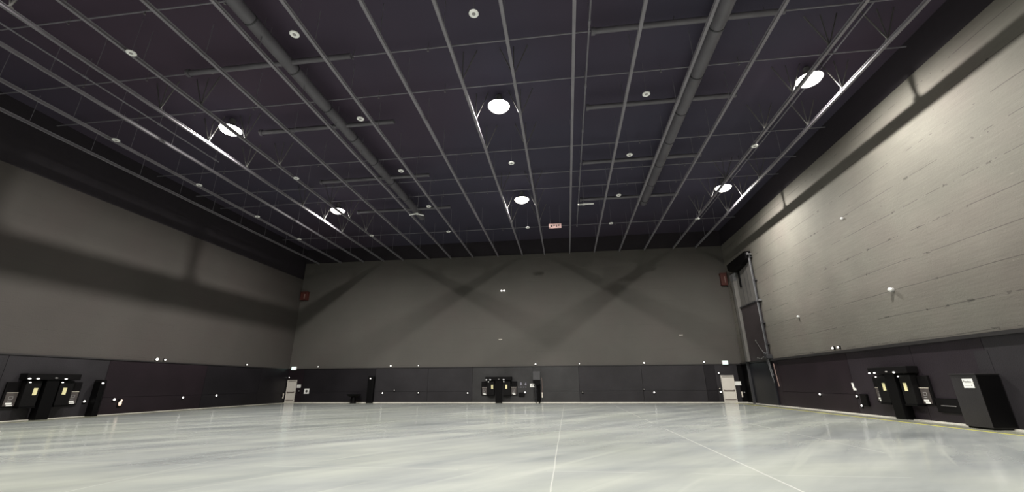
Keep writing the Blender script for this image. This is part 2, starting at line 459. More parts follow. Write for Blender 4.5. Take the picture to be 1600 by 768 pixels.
duct(-11.55, 15.05, 0.27, 31.0, (7.9, 13.2, 17.9, 23.9, 29.25), -16.4, -8.6, 'dark round air duct with side branches, left of the ceiling centre')

# ------------------------------------------------------------------ sprinkler pipes and conduits
PIPE_Y = [(10.35, 'nearest'), (13.6, 'second'), (16.25, 'third'), (22.2, 'fourth'), (25.4, 'fifth'), (27.75, 'sixth'), (35.6, 'farthest')]
PLAB = ['thin grey sprinkler pipe crossing the ceiling nearest the camera', 'thin grey sprinkler pipe crossing in front of the near lamps, second from camera',
        'thin grey sprinkler pipe crossing the ceiling beside the near lamp row', 'thin grey sprinkler pipe crossing midway between the two lamp rows',
        'thin grey sprinkler pipe crossing just in front of the far lamp row', 'thin grey sprinkler pipe crossing over the far lamp row',
        'thin grey sprinkler pipe crossing the ceiling nearest the back wall']
for (y, _), lab in zip(PIPE_Y, PLAB):
    t = thing('sprinkler_pipe', lab, 'pipe', (0, y, 15.42), 0, 'sprinkler pipes crossing the ceiling')
    bm = bmesh.new(); tube(bm, (XL + 0.1, 0, 0), (XR - 0.1, 0, 0), 0.03, 8); obj('pipe_run', bm, 'pipe', t, True)
    x = -25.9
    while x < XR - 0.5:
        bm = bmesh.new(); tube(bm, (x, 0, -0.14), (x, 0, 0.0), 0.018, 6); tube(bm, (x, 0, -0.15), (x, 0, -0.14), 0.045, 8)
        tube(bm, (x, 0, 0), (x, 0, ZT - 15.47), 0.01, 6)
        obj('sprinkler_head', bm, 'rod', t); x += 3.43
for X, y0, y1, lab in ((1.48, YF + 0.1, 34.1, 'thin grey conduit with couplings right of the ceiling centre beam'),
                       (12.42, 4.0, 36.0, 'thin grey conduit along the right lamp line'),
                       (-20.8, YF + 0.1, 20.0, 'thin grey conduit between the left lamp line and left wall')):
    cz = 15.5 if X > 10 else 14.75
    t = thing('conduit_pipe', lab, 'pipe', (X, 0, cz), 0)
    bm = bmesh.new(); tube(bm, (0, y0, 0), (0, y1, 0), 0.035, 8); obj('conduit_run', bm, 'pipe', t, True)
    y = 5.2
    while y < y1:
        bm = bmesh.new(); tube(bm, (0, y, 0), (0, y + 0.22, 0), 0.055, 10); tube(bm, (0, y + 0.1, 0.0), (0, y + 0.1, ZT - cz - 0.03), 0.01, 6)
        obj('coupling', bm, 'pipe', t, True); y += 3.6

# ------------------------------------------------------------------ high bay lamps
def high_bay(x, y, label):
    t = thing('high_bay_lamp', label, 'ceiling lamp', (x, y, LAMP_Z), 0, 'high bay lamps between the beams')
    bm = bmesh.new(); lathe(bm, [(0.0, 0.62), (0.13, 0.62), (0.16, 0.55), (0.16, 0.34), (0.12, 0.30), (0.0, 0.30)], 20); obj('ballast_housing', bm, 'housing', t, True)
    bm = bmesh.new(); lathe(bm, [(0.12, 0.31), (0.20, 0.27), (0.39, 0.15), (0.53, 0.02), (0.56, -0.02), (0.55, -0.03), (0.52, 0.0), (0.38, 0.13), (0.19, 0.25), (0.11, 0.29)], 32); obj('reflector', bm, 'reflector', t, True)
    bm = bmesh.new(); lathe(bm, [(0.52, 0.0), (0.51, -0.07), (0.45, -0.15), (0.34, -0.21), (0.18, -0.25), (0.0, -0.26)], 32); obj('lens', bm, 'lens', t, True)
    bm = bmesh.new(); tube(bm, (0, 0, 0.6), (0, 0, ZT - LAMP_Z - 0.03), 0.015, 8); obj('suspension_rod', bm, 'rod', t)
    ld = bpy.data.lights.new('high_bay_light', 'SPOT'); ld.energy = LAMP_POWER; ld.color = LAMP_COLOR
    ld.spot_size = R(176); ld.spot_blend = 0.85; ld.shadow_soft_size = 0.05
    lo = bpy.data.objects.new('light_source', ld); COL.objects.link(lo); lo.parent = t; lo.location = (0, 0, -0.28)
    return t
for x, cn in zip(LAMP_X, ('left', 'middle', 'right')):
    for y, rn in zip(LAMP_Y, ('far row by the back wall', 'near row overhead', 'row just above the camera', 'row behind the camera')):
        high_bay(x, y, 'glowing white high bay lamp, %s line, %s' % (cn, rn))

# ------------------------------------------------------------------ pendant detectors (regular grid)
DZ = 14.0
def detector():
    t = thing('pendant_detector', '', 'detector', (0, 0, DZ), 0, 'pendant detectors hanging in a grid')
    bm = bmesh.new(); lathe(bm, [(0.07, 0.0), (0.15, -0.015), (0.175, 0.01), (0.17, 0.04), (0.10, 0.06), (0.0, 0.065)], 24); obj('ring_plate', bm, 'white', t, True)
    bm = bmesh.new(); lathe(bm, [(0.0, -0.03), (0.045, -0.028), (0.07, 0.0), (0.07, 0.03), (0.0, 0.03)], 16); obj('sensor', bm, 'grey_dot', t, True)
    bm = bmesh.new(); tube(bm, (0, 0, 0.06), (0, 0, ZT - DZ - 0.03), 0.009, 6); obj('hanging_cord', bm, 'pipe', t)
    return t
CN = {-23.2: 'left of the left lamp line', -16.4: 'just right of the left lamp line', -9.5: 'between left and middle lamp lines',
      -2.68: 'along the middle lamp line', 4.15: 'between middle and right lamp lines', 10.9: 'along the right lamp line'}
RN = {10.9: 'row nearest camera', 16.1: 'second row from camera', 21.35: 'middle row', 26.7: 'second row from back', 32.0: 'row nearest back wall'}
d0 = detector(); first = True
for x in CN:
    for y in RN:
        if (x, y) in ((-23.2, 10.9), (4.15, 10.9), (10.9, 10.9)) or (y in (16.1, 26.7) and x in (-16.4, -2.68, 10.9)): continue
        lab = 'white pendant detector %s, %s' % (CN[x], RN[y])
        yy = y
        if first: d0.location = (x, yy, DZ); d0['label'] = lab; first = False
        else: dup(d0, (x, yy, DZ), lab)

# two pale bracket fixtures and the hanging sign
def bracket(x, y, rot, label):
    t = thing('ceiling_camera', label, 'camera', (x, y, 14.0), rot)
    bm = bmesh.new(); tube(bm, (0, 0, 0.05), (0, 0, ZT - 14.03), 0.02, 8); obj('drop_pole', bm, 'pipe', t)
    bm = bmesh.new(); box(bm, -0.10, 0.10, -0.10, 0.10, -0.02, 0.08, 0.02); tube(bm, (0, 0, 0.02), (-0.42, -0.28, -0.10), 0.055, 10); obj('mounting_arm', bm, 'white', t)
    bm = bmesh.new(); tube(bm, (0.0, 0, 0.05), (0.72, 0.05, 0.05), 0.07, 12, 0.05); obj('camera_body', bm, 'white', t, True)
    return t
bracket(1.80, 27.9, 0, 'white bracket-shaped ceiling camera right of the far middle lamp')
bracket(-10.8, 27.9, R(160), 'white bracket-shaped ceiling camera between far left and middle lamps')
t = thing('hanging_sign', 'small pinkish rectangular sign hanging near the back of the ceiling', 'sign', (-0.40, 31.8, 13.95))
bx('sign_board', 'pink', t, -0.52, 0.52, -0.03, 0.03, -0.19, 0.19, 0.008)
bm = bmesh.new()
for k, (a, b) in enumerate(((-0.38, -0.22), (-0.14, -0.02), (0.06, 0.16), (0.24, 0.36))): box(bm, a, b, -0.04, -0.031, -0.02 if k % 2 else -0.08, 0.10)
box(bm, -0.40, 0.30, -0.04, -0.031, -0.13, -0.11)
obj('sign_marks', bm, 'window', t)
bm = bmesh.new(); tube(bm, (-0.4, 0, 0.19), (-0.4, 0, ZT - 13.98), 0.01, 6); tube(bm, (0.4, 0, 0.19), (0.4, 0, ZT - 13.98), 0.01, 6); obj('hanging_wires', bm, 'pipe', t)

# ------------------------------------------------------------------ doors
def door(name, x0, x1, h, label):
    cx = (x0 + x1) / 2; w = (x1 - x0) / 2
    d = bpy.data.objects.new(name, None); COL.objects.link(d); d.location = (cx, YB - PROUD, 0); struct(d, label, 'door')
    bm = bmesh.new()
    box(bm, -w, -w + 0.07, -0.10, 0.06, 0, h, 0.008); box(bm, w - 0.07, w, -0.10, 0.06, 0, h, 0.008)
    obj('door_frame', bm, 'door', d)
    bx('door_head', 'door_head', d, -w + 0.07, w - 0.07, -0.10, 0.06, h - 0.14, h, 0.005)
    bx('door_leaf', 'door', d, -w + 0.075, w - 0.075, -0.06, 0.0, 0.10, h - 0.145, 0.006)
    bx('kick_seal', 'door_dark', d, -w + 0.075, w - 0.075, -0.075, -0.061, 0.22, 0.29)
    b = bmesh.new(); box(b, -w + 0.09, w - 0.09, -0.13, -0.09, 0.96, 1.03, 0.01); box(b, -w + 0.10, -w + 0.18, -0.10, -0.06, 0.94, 1.05); box(b, w - 0.18, w - 0.10, -0.10, -0.06, 0.94, 1.05)
    obj('push_bar', b, 'door_dark', d)
    bx('threshold', 'curb', d, -w, w, -0.12, 0.0, 0.0, 0.08)
    return d
door('door_1', -27.58, -26.62, 2.15, 'cream exit door with dark push bar in left corner of back wall')
door('door_2', 13.40, 14.47, 2.25, 'cream exit door with dark push bar at right of back wall')

def exit_sign(x, z, label):
    t = thing('exit_sign', label, 'exit sign', (x, YB - PROUD - 0.06, z))
    bx('sign_case', 'white', t, -0.24, 0.24, -0.10, 0.06, -0.17, 0.17, 0.015)
    bx('sign_face', 'exit', t, -0.21, 0.21, -0.115, -0.101, -0.14, 0.14)
    bm = bmesh.new()                                         # running figure beside a doorway
    box(bm, 0.04, 0.06, -0.12, -0.1155, -0.11, 0.11); box(bm, 0.04, 0.16, -0.12, -0.1155, 0.09, 0.11); box(bm, 0.14, 0.16, -0.12, -0.1155, -0.11, 0.11)
    ball(bm, (-0.06, -0.117, 0.085), 0.022, 1, 0.15, 1, 10)
    for a, b in (((-0.07, 0.06), (-0.09, -0.01)), ((-0.09, -0.01), (-0.04, -0.05)), ((-0.04, -0.05), (-0.05, -0.11)), ((-0.09, -0.01), (-0.14, -0.08)), ((-0.07, 0.05), (-0.02, 0.01)), ((-0.07, 0.05), (-0.13, 0.03))):
        tube(bm, (a[0], -0.1175, a[1]), (b[0], -0.1175, b[1]), 0.009, 6)
    obj('pictogram', bm, 'exit_dark', t)
    return t
exit_sign(-27.1, 3.25, 'small green lit exit sign above the left corner door')
exit_sign(13.95, 3.33, 'small green lit exit sign above the right-hand door')

# ------------------------------------------------------------------ loading door with lift frame on the right wall, far end
d = bpy.data.objects.new('door_3', None); COL.objects.link(d); d.location = (XR - PROUD, 36.2, 0); d.rotation_euler = (0, 0, ROT['right'])
struct(d, 'tall dark lift door with steel guide rails at the far end of right wall', 'door')
# local x: towards the camera side (-world y) ; u = 36.2 - y
bx('shutter_panel', 'hoist_panel', d, -1.45, 1.85, -0.14, 0.05, 3.28, 7.75, 0.01)
bx('upper_backing', 'hoist_upper', d, -1.45, 1.75, -0.06, 0.05, 7.80, 11.35)
bm = bmesh.new()
for a, b, c in ((-0.55, 8.0, 11.3), (0.15, 7.9, 10.9), (0.75, 8.3, 11.2)): box(bm, a, a + 0.03, -0.075, -0.06, b, c)
obj('board_joints', bm, 'steel_dark', d)
bx('shutter_head_bar', 'steel_dark', d, -1.6, 1.95, -0.22, 0.0, 7.72, 7.82, 0.01)
for a in (1.86, 2.02):
    bm = bmesh.new(); tube(bm, (a, -0.16, 3.3), (a, -0.16, 11.5), 0.055, 10)
    for z in (4.4, 6.0, 7.75, 9.4, 11.3): box(bm, a - 0.09, a + 0.09, -0.2, 0.02, z - 0.04, z + 0.04)
    obj('guide_rail', bm, 'steel' if a < 2 else 'steel_dark', d, False)
bx('bracket_plate', 'steel', d, 1.75, 2.25, -0.24, 0.03, 7.68, 7.80, 0.01)
bx('drop_duct', 'hoist_upper', d, -1.95, -1.50, -0.35, 0.0, 3.28, 10.2, 0.02)
bm = bmesh.new()
for (x0, x1, z0), (x2, x3, z1) in (((-1.95, -1.45, 10.2), (-1.98, -1.15, 10.75)),):
    A = [(x0, -0.38, z0), (x1, -0.38, z0), (x1, 0, z0), (x0, 0, z0)]; B = [(x2, -0.42, z1), (x3, -0.42, z1), (x3, 0, z1), (x2, 0, z1)]
    va = [bm.verts.new(p) for p in A]; vb = [bm.verts.new(p) for p in B]
    bm.faces.new(va); bm.faces.new(vb)
    for i in range(4): bm.faces.new((va[i], va[(i + 1) % 4], vb[(i + 1) % 4], vb[i]))
obj('duct_collar', bm, 'steel', d)
bm = bmesh.new(); tube(bm, (-1.35, -0.2, 10.6), (-0.95, -0.2, 11.55), 0.17, 14, 0.10); obj('duct_elbow', bm, 'steel', d, True)
bm = bmesh.new(); box(bm, -0.85, -0.62, -0.14, -0.07, 9.4, 11.3); obj('side_flap', bm, 'black', d)
bm = bmesh.new(); prism(bm, [(-2.05, 11.75), (1.95, 11.85), (1.9, 11.25), (0.9, 10.95), (-0.9, 10.75), (-2.0, 11.2)], 'y', -0.45, 0.0)
obj('hood', bm, 'black', d)
bm = bmesh.new()
for a in (1.78, 1.9, 2.0, 2.1): ball(bm, (a, -0.3, 11.62), 0.07)
box(bm, 1.7, 2.2, -0.34, -0.05, 11.48, 11.58)
obj('pulley_head', bm, 'steel', d)
bx('edge_guide', 'steel_dark', d, -2.12, -1.99, -0.28, 0.0, 0.0, 11.0, 0.01)
bm = bmesh.new(); box(bm, 1.72, 2.2, -0.42, 0.0, 3.32, 3.62, 0.03); ball(bm, (1.8, -0.36, 3.72), 0.10); ball(bm, (2.05, -0.36, 3.68), 0.09); tube(bm, (1.9, -0.3, 3.3), (1.9, -0.3, 3.0), 0.06)
obj('chain_hoist', bm, 'steel_dark', d)
bm = bmesh.new()
for a, z in ((1.82, 1.9), (1.95, 1.6), (2.06, 2.1)): path_tube(bm, [(a, -0.3, 3.3), (a + 0.02, -0.22, 2.6), (a + 0.12, -0.18, z)], 0.018)
obj('hoist_chains', bm, 'steel', d)
bm = bmesh.new(); tube(bm, (0.35, -0.2, 4.75), (1.75, -0.26, 3.5), 0.02, 8); ball(bm, (0.35, -0.2, 4.8), 0.06); obj('stay_rod', bm, 'rod', d)
bm = bmesh.new()
for a in (-1.7, 0.15, 0.45, 0.8, 1.1, 1.4): ball(bm, (a, -0.2, 3.42 + 0.05 * math.sin(a * 7)), 0.055 if a > -1 else 0.09)
obj('bolt_heads', bm, 'rod', d)
bx('lower_panel', 'navy', d, -2.15, 1.85, -0.09, 0.0, 0.02, 3.12, 0.01)
bx('gap_strip', 'curb', d, -2.22, -2.17, -0.05, 0.0, 0.02, 1.7)
t = tag(None or (lambda b: (path_tube(b, [(XR - 0.12, 33.95, 2.95), (XR - 0.14, 33.85, 2.3), (XR - 0.12, 33.75, 1.35)], 0.03), obj('hanging_cable', b, 'cable'))[1])(bmesh.new()),
        'thin brown cable hanging on black panel beside the lift door', 'cable')

# ------------------------------------------------------------------ drinking-fountain style service stations (three alike)
def station():
    t = thing('service_station', '', 'service station', (0, 0, 0), 0, 'black service stations on the walls')
    bx('pillar_post', 'black', t, -0.29, 0.29, -0.42, 0.0, 0.0, 1.98, 0.015)
    bx('header_box', 'black2', t, -1.25, 1.22, -0.48, 0.0, 1.97, 2.28, 0.02)
    for x, z in ((-1.14, 2.02), (-0.78, 2.02), (0.02, 2.06), (0.48, 2.02)):
        bm = bmesh.new(); ball(bm, (x, -0.50, z), 0.05, 1.5, 0.6, 0.7); obj('header_glint', bm, 'dot_glow' if x != 0.02 else 'grey_dot', t, True)  # glow put in for hooks that catch the light
    for s in (-1, 1):
        c = bx('hanging_cabinet', 'box_face', t, min(s * 0.42, s * 1.08), max(s * 0.42, s * 1.08), -0.34, 0.0, 0.66, 1.92, 0.02)
        bm = bmesh.new(); ball(bm, (s * 0.42 + (-0.55 if s < 0 else 0.05), -0.37, 1.84), 0.04, 1.4, 0.6, 0.7); obj('cabinet_glint', bm, 'dot_glow', c, True)  # added glow imitates a glinting hook
        bx('label_sticker', 'yellow', c, s * 0.62 - 0.09 + (0.08 if s > 0 else 0), s * 0.62 + 0.09 + (0.08 if s > 0 else 0), -0.35, -0.341, 1.22, 1.56)
        bx('cabinet_base', 'black', c, min(s * 0.42, s * 1.10), max(s * 0.42, s * 1.10), -0.37, 0.0, 0.60, 0.66)
        p = bx('side_panel', 'black2', t, min(s * 1.12, s * 1.68), max(s * 1.12, s * 1.68), -0.10, 0.0, 0.66, 1.86, 0.01)
        x0, x1 = (min(s * 1.14, s * 1.60), max(s * 1.14, s * 1.60))
        bx('display_plate', 'window', p, x0, x1, -0.125, -0.101, 0.72, 1.34, 0.005)
        bx('plate_rim', 'cream', p, x0, x1, -0.135, -0.10, 1.34, 1.36)
        cx = (x0 + x1) / 2
        bm = bmesh.new(); box(bm, cx - 0.15, cx + 0.10, -0.135, -0.1255, 0.80, 0.88); box(bm, cx - 0.10, cx + 0.15, -0.135, -0.1255, 0.72, 0.78)
        obj('white_labels', bm, 'white', p)
        bm = bmesh.new()
        for a0, a1, b0, b1 in ((-0.10, 0.08, 1.16, 1.18), (-0.10, 0.08, 1.03, 1.05), (-0.10, -0.085, 1.03, 1.18), (0.065, 0.08, 1.03, 1.18), (-0.12, 0.05, 0.95, 0.98)):
            box(bm, cx + a0, cx + a1, -0.133, -0.1255, b0, b1)
        obj('printed_marks', bm, 'grey_dot', p)
    return t
s0 = station()
s0.location = on_wall('back', -6.28, 0, PROUD); s0['label'] = 'black service station with post and two cabinets at centre of back wall'
dup(s0, on_wall('right', 22.2, 0, PROUD), 'black service station with post and two cabinets against the right wall', ROT['right'])
dup(s0, on_wall('left', 19.85, 0, PROUD), 'black service station with post and two cabinets against the left wall', ROT['left'])

# ------------------------------------------------------------------ locker by the right wall
t = thing('black_locker', 'free-standing black locker with white notice, foot of right wall', 'locker', (XR - PROUD - 0.03, 18.0, 0), ROT['right'])
bx('cabinet_body', 'locker', t, -0.52, 0.52, -0.75, 0.0, 0.06, 1.84, 0.015)
bx('plinth', 'black', t, -0.48, 0.48, -0.70, -0.02, 0.0, 0.06)
bx('top_plate', 'locker', t, -0.54, 0.54, -0.77, 0.0, 1.84, 1.88, 0.008)
bx('near_side_shade', 'black', t, 0.521, 0.535, -0.73, -0.02, 0.08, 1.82)  # black sheet darkens the near side, which gets less light
n = bx('notice', 'white', t, -0.05, 0.36, -0.762, -0.751, 1.38, 1.70)
def text_part(name, body, size, x, y, z, m, parent):
    cu = bpy.data.curves.new(name, 'FONT'); cu.body = body; cu.size = size; cu.align_x = 'CENTER'; cu.extrude = 0.002
    tmp = bpy.data.objects.new(name, cu); COL.objects.link(tmp)
    dg = bpy.context.evaluated_depsgraph_get(); me = bpy.data.meshes.new_from_object(tmp.evaluated_get(dg))
    bpy.data.objects.remove(tmp)
    o = bpy.data.objects.new(name, me); me.materials.clear(); me.materials.append(M[m]); COL.objects.link(o)
    o.parent = parent; o.rotation_euler = (math.pi / 2, 0, 0); o.location = (x, y, z); return o
text_part('notice_text', 'Notice', 0.11, 0.15, -0.766, 1.57, 'ink', n)
bx('notice_line', 'grey_dot', n, 0.0, 0.22, -0.765, -0.7625, 1.46, 1.48)
bx('notice_stamp', 'grey_dot', n, 0.25, 0.30, -0.765, -0.7625, 1.45, 1.49)

# ------------------------------------------------------------------ posts, boxes and small fittings on the dado
def post(side, u, w, h, dep, label, light=True):
    t = thing('narrow_cabinet', label, 'cabinet', on_wall(side, u, 0, PROUD + 0.03), ROT[side])
    bx('cabinet_body', 'black', t, -w / 2, w / 2, -dep, 0, 0, h - 0.12, 0.02)
    bm = bmesh.new(); prism(bm, [(-w / 2, h - 0.12), (w / 2, h - 0.12), (w / 2 - 0.06, h), (-w / 2 + 0.06, h)], 'y', -dep, 0); obj('cabinet_cap', bm, 'black2', t)
    bx('side_trim', 'black2', t, w / 2 - 0.10, w / 2 - 0.05, -dep - 0.015, -dep, 0.05, h - 0.2)
    bm = bmesh.new(); ball(bm, (-0.06, -dep - 0.02, h - 0.2), 0.06, 1.2, 0.6, 0.8); obj('top_light', bm, 'dot_glow', t, True)
    return t
post('back', -18.75, 0.62, 2.42, 0.30, 'tall narrow black cabinet with small light, left part of back wall')
post('left', 22.35, 0.35, 2.0, 0.45, 'tall narrow black cabinet with small light on the left wall')

t = thing('pedestal_table', 'low black round-topped pedestal standing against left part of back wall', 'table', (-20.15, YB - 0.75, 0))
bm = bmesh.new(); lathe(bm, [(0, 0.56), (0.30, 0.56), (0.52, 0.64), (0.62, 0.74), (0.63, 0.79), (0.60, 0.81), (0, 0.81)], 28); obj('round_top', bm, 'black', t, True)
bm = bmesh.new(); lathe(bm, [(0.30, 0.0), (0.30, 0.04), (0.24, 0.10), (0.22, 0.57)], 20); obj('stem', bm, 'black', t, True)

t = thing('pipe_box', 'grey junction box over black funnel and two vertical pipes, back wall', 'junction box', on_wall('back', -2.78, 0, PROUD + 0.03))
bx('upper_box', 'box_grey', t, -0.33, 0.33, -0.22, 0, 1.98, 2.72, 0.01)
bm = bmesh.new(); prism(bm, [(-0.34, 1.96), (0.33, 1.96), (0.33, 1.62), (0.12, 1.50), (-0.05, 1.52), (-0.12, 1.68), (-0.34, 1.72)], 'y', -0.26, 0); obj('funnel', bm, 'black', t)
for a in (-0.10, 0.22):
    bm = bmesh.new(); tube(bm, (a, -0.12, 0), (a, -0.12, 1.55), 0.055 if a < 0 else 0.08, 12)
    for z in (0.4, 1.1): tube(bm, (a, -0.12, z), (a, -0.12, z + 0.04), 0.095, 12)
    obj('vertical_pipe', bm, 'steel_dark' if a < 0 else 'black', t, True)
bx('back_plate', 'black2', t, -0.22, 0.34, -0.04, 0, 0, 1.62)

def handset(side, u, label, cord=True):
    t = thing('emergency_torch', label, 'torch', on_wall(side, u, 0.66, PROUD), ROT[side], 'cream emergency torches by the doors')
    bm = bmesh.new(); lathe(bm, [(0, -0.22), (0.05, -0.22), (0.055, -0.12), (0.05, 0.10), (0.07, 0.16), (0.07, 0.22), (0, 0.23)], 14, Matrix.Translation((0, -0.10, 0))); obj('torch_body', bm, 'cream', t, True)
    bx('wall_clip', 'black2', t, -0.06, 0.06, -0.10, 0, -0.03, 0.03)
    if cord:
        bm = bmesh.new(); path_tube(bm, [(0, -0.1, 0.22), (0.02, -0.06, 0.7), (-0.01, -0.03, 1.5)], 0.012); obj('cord', bm, 'cable', t)
    return t
handset('back', -2.30, 'cream torch hanging on a cord right of the pipes on back wall')
handset('left', 39.5, 'cream torch hanging on the left wall beside the corner door', False)
handset('back', 14.92, 'cream torch hanging right of the right-hand exit door', False)

def sign(side, u, z, w, h, label, lines=2, m='white'):
    t = thing('wall_sign', label, 'sign', on_wall(side, u, z, PROUD), ROT[side])
    bx('sign_plate', m, t, -w / 2, w / 2, -0.02, 0, -h / 2, h / 2, 0.004)
    bm = bmesh.new()
    for k in range(lines):
        zz = h * 0.22 - k * h * 0.3
        box(bm, -w * 0.34, w * (0.30 if k % 2 else 0.36), -0.024, -0.0205, zz - 0.012, zz + 0.012)
    obj('printed_lines', bm, 'grey_dot', t)
    return t
sign('back', -26.35, 1.55, 0.42, 0.30, 'small white sign right of the left corner door')
sign('back', 14.75, 1.58, 0.52, 0.32, 'small white sign right of the right-hand exit door', 0)
t = thing('wall_sign', 'white sign with dark marks left of the pipes on back wall', 'sign', on_wall('back', -3.17, 1.5, PROUD))
bx('sign_plate', 'white', t, -0.24, 0.24, -0.02, 0, -0.16, 0.16, 0.004)
bm = bmesh.new(); box(bm, -0.10, -0.04, -0.026, -0.0205, -0.10, 0.06); box(bm, -0.04, 0.06, -0.026, -0.0205, 0.02, 0.07); box(bm, 0.10, 0.17, -0.026, -0.0205, -0.10, 0.06)
obj('printed_marks', bm, 'ink', t)
t = thing('wall_sign', 'square white sign with black centre near the left corner', 'sign', on_wall('back', -25.45, 1.08, PROUD))
bx('sign_plate', 'white', t, -0.26, 0.26, -0.02, 0, -0.24, 0.24, 0.004)
bm = bmesh.new(); lathe(bm, [(0, 0), (0.12, 0), (0.12, 0.012), (0, 0.012)], 20, Matrix.Translation((0, -0.021, 0)) @ Matrix.Rotation(math.pi / 2, 4, 'X')); obj('black_centre', bm, 'ink', t)
t = thing('wall_lettering', 'faint lilac stencilled letters on the grey panel of back wall', 'lettering', on_wall('back', -4.05, 1.50, PROUD))
text_part('stencil_letter', 'R', 0.36, -0.18, -0.006, 0.0, 'lilac', t); text_part('stencil_letter', '4', 0.36, 0.22, -0.006, 0.0, 'lilac', t)
bm = bmesh.new()
for a in (-0.45, -0.25, 0.0, 0.2): box(bm, a, a + 0.08, -0.006, 0, -0.17, -0.13)
obj('small_lettering', bm, 'lilac', t)
t = thing('wall_sign', 'narrow tilted white tag on the black right wall', 'sign', on_wall('right', 25.6, 1.38, PROUD), ROT['right'])
bm = bmesh.new(); prism(bm, [(-0.12, 0.19), (0.02, 0.19), (0.04, -0.08), (0.15, -0.10), (0.15, -0.19), (-0.06, -0.19)], 'y', -0.02, 0); obj('tag_plate', bm, 'white', t)

def low_box(side, u, z, w, h, label):
    t = thing('socket_box', label, 'socket box', on_wall(side, u, z, PROUD), ROT[side])
    bx('box_body', 'black', t, -w / 2, w / 2, -0.10, 0, -h / 2, h / 2, 0.01)
    bx('box_lid', 'black2', t, -w / 2 + 0.03, w / 2 - 0.03, -0.115, -0.10, -h / 2 + 0.03, h / 2 - 0.03)
    return t
low_box('back', -4.2, 0.72, 0.55, 0.34, 'flat black socket box low on back wall under the lettering')
low_box('right', 24.9, 0.72, 0.50, 0.60, 'black socket box low on right wall beside the service station')
t = low_box('right', 19.9, 0.68, 1.15, 0.55, 'wide dark hatch low on right wall between service station and locker')
bx('hatch_handle', 'grey_dot', t, -0.30, 0.40, -0.135, -0.115, -0.02, 0.0)

# small round knobs, sockets and hooks, glints put in as glow: (side, u, z, radius, material, label)
def wall_light(side, u, z, label, r=0.075, m='dot_glow'):  # a small knob, not a light; its glow imitates a bright reflection
    lo = PROUD if z < ZD else 0.0
    t = thing('wall_light', label, 'wall knob', on_wall(side, u, z, lo), ROT[side], 'small knobs with added glow above the black dado')  # knob with added glow, not a light
    bx('mounting_plate', 'black2', t, -0.07, 0.07, -0.03, 0, -0.09, 0.09, 0.008)
    bm = bmesh.new(); tube(bm, (0, -0.02, -0.02), (0, -0.10, 0.0), 0.02, 8); obj('knob_arm', bm, 'black2', t)
    bm = bmesh.new(); ball(bm, (0, -0.12, 0.0), r, 1, 0.8, 0.9); obj('knob_globe', bm, m, t, True)  # glow added to imitate a bright reflection on the knob
    return t
for u, lab in ((-24.56, 'small white knob with added glow above the dado, right of the left corner door'), (-17.0, 'small white knob with added glow above the dado, right of the tall black cabinet'),
               (-14.2, 'small white knob with added glow above the dado, second right of the tall black cabinet'), (-2.85, 'small white knob with added glow above the grey junction box on back wall'),
               (1.19, 'small white knob with added glow above the dado where the floor joint meets back wall'), (7.0, 'small white knob with added glow above the dado, right half of back wall'),
               (12.17, 'small white knob with added glow above the dado, left of the right-hand exit sign')):
    wall_light('back', u, 3.38, lab, 0.05 if u in (1.19, -14.2, -24.56) else 0.075)
for u, lab in ((25.66, 'larger of two small knobs with added glow above the left wall dado'), (26.25, 'smaller of two small knobs with added glow above the left wall dado'), (34.0, 'small knob with added glow above the left wall dado near the back corner')):
    wall_light('left', u, 3.36, lab, 0.09 if u == 25.66 else 0.06)
for u, lab in ((26.5, 'farther of two small knobs with added glow above the right wall ledge'), (26.0, 'nearer of two small knobs with added glow above the right wall ledge')):
    wall_light('right', u, 3.48, lab, 0.065)

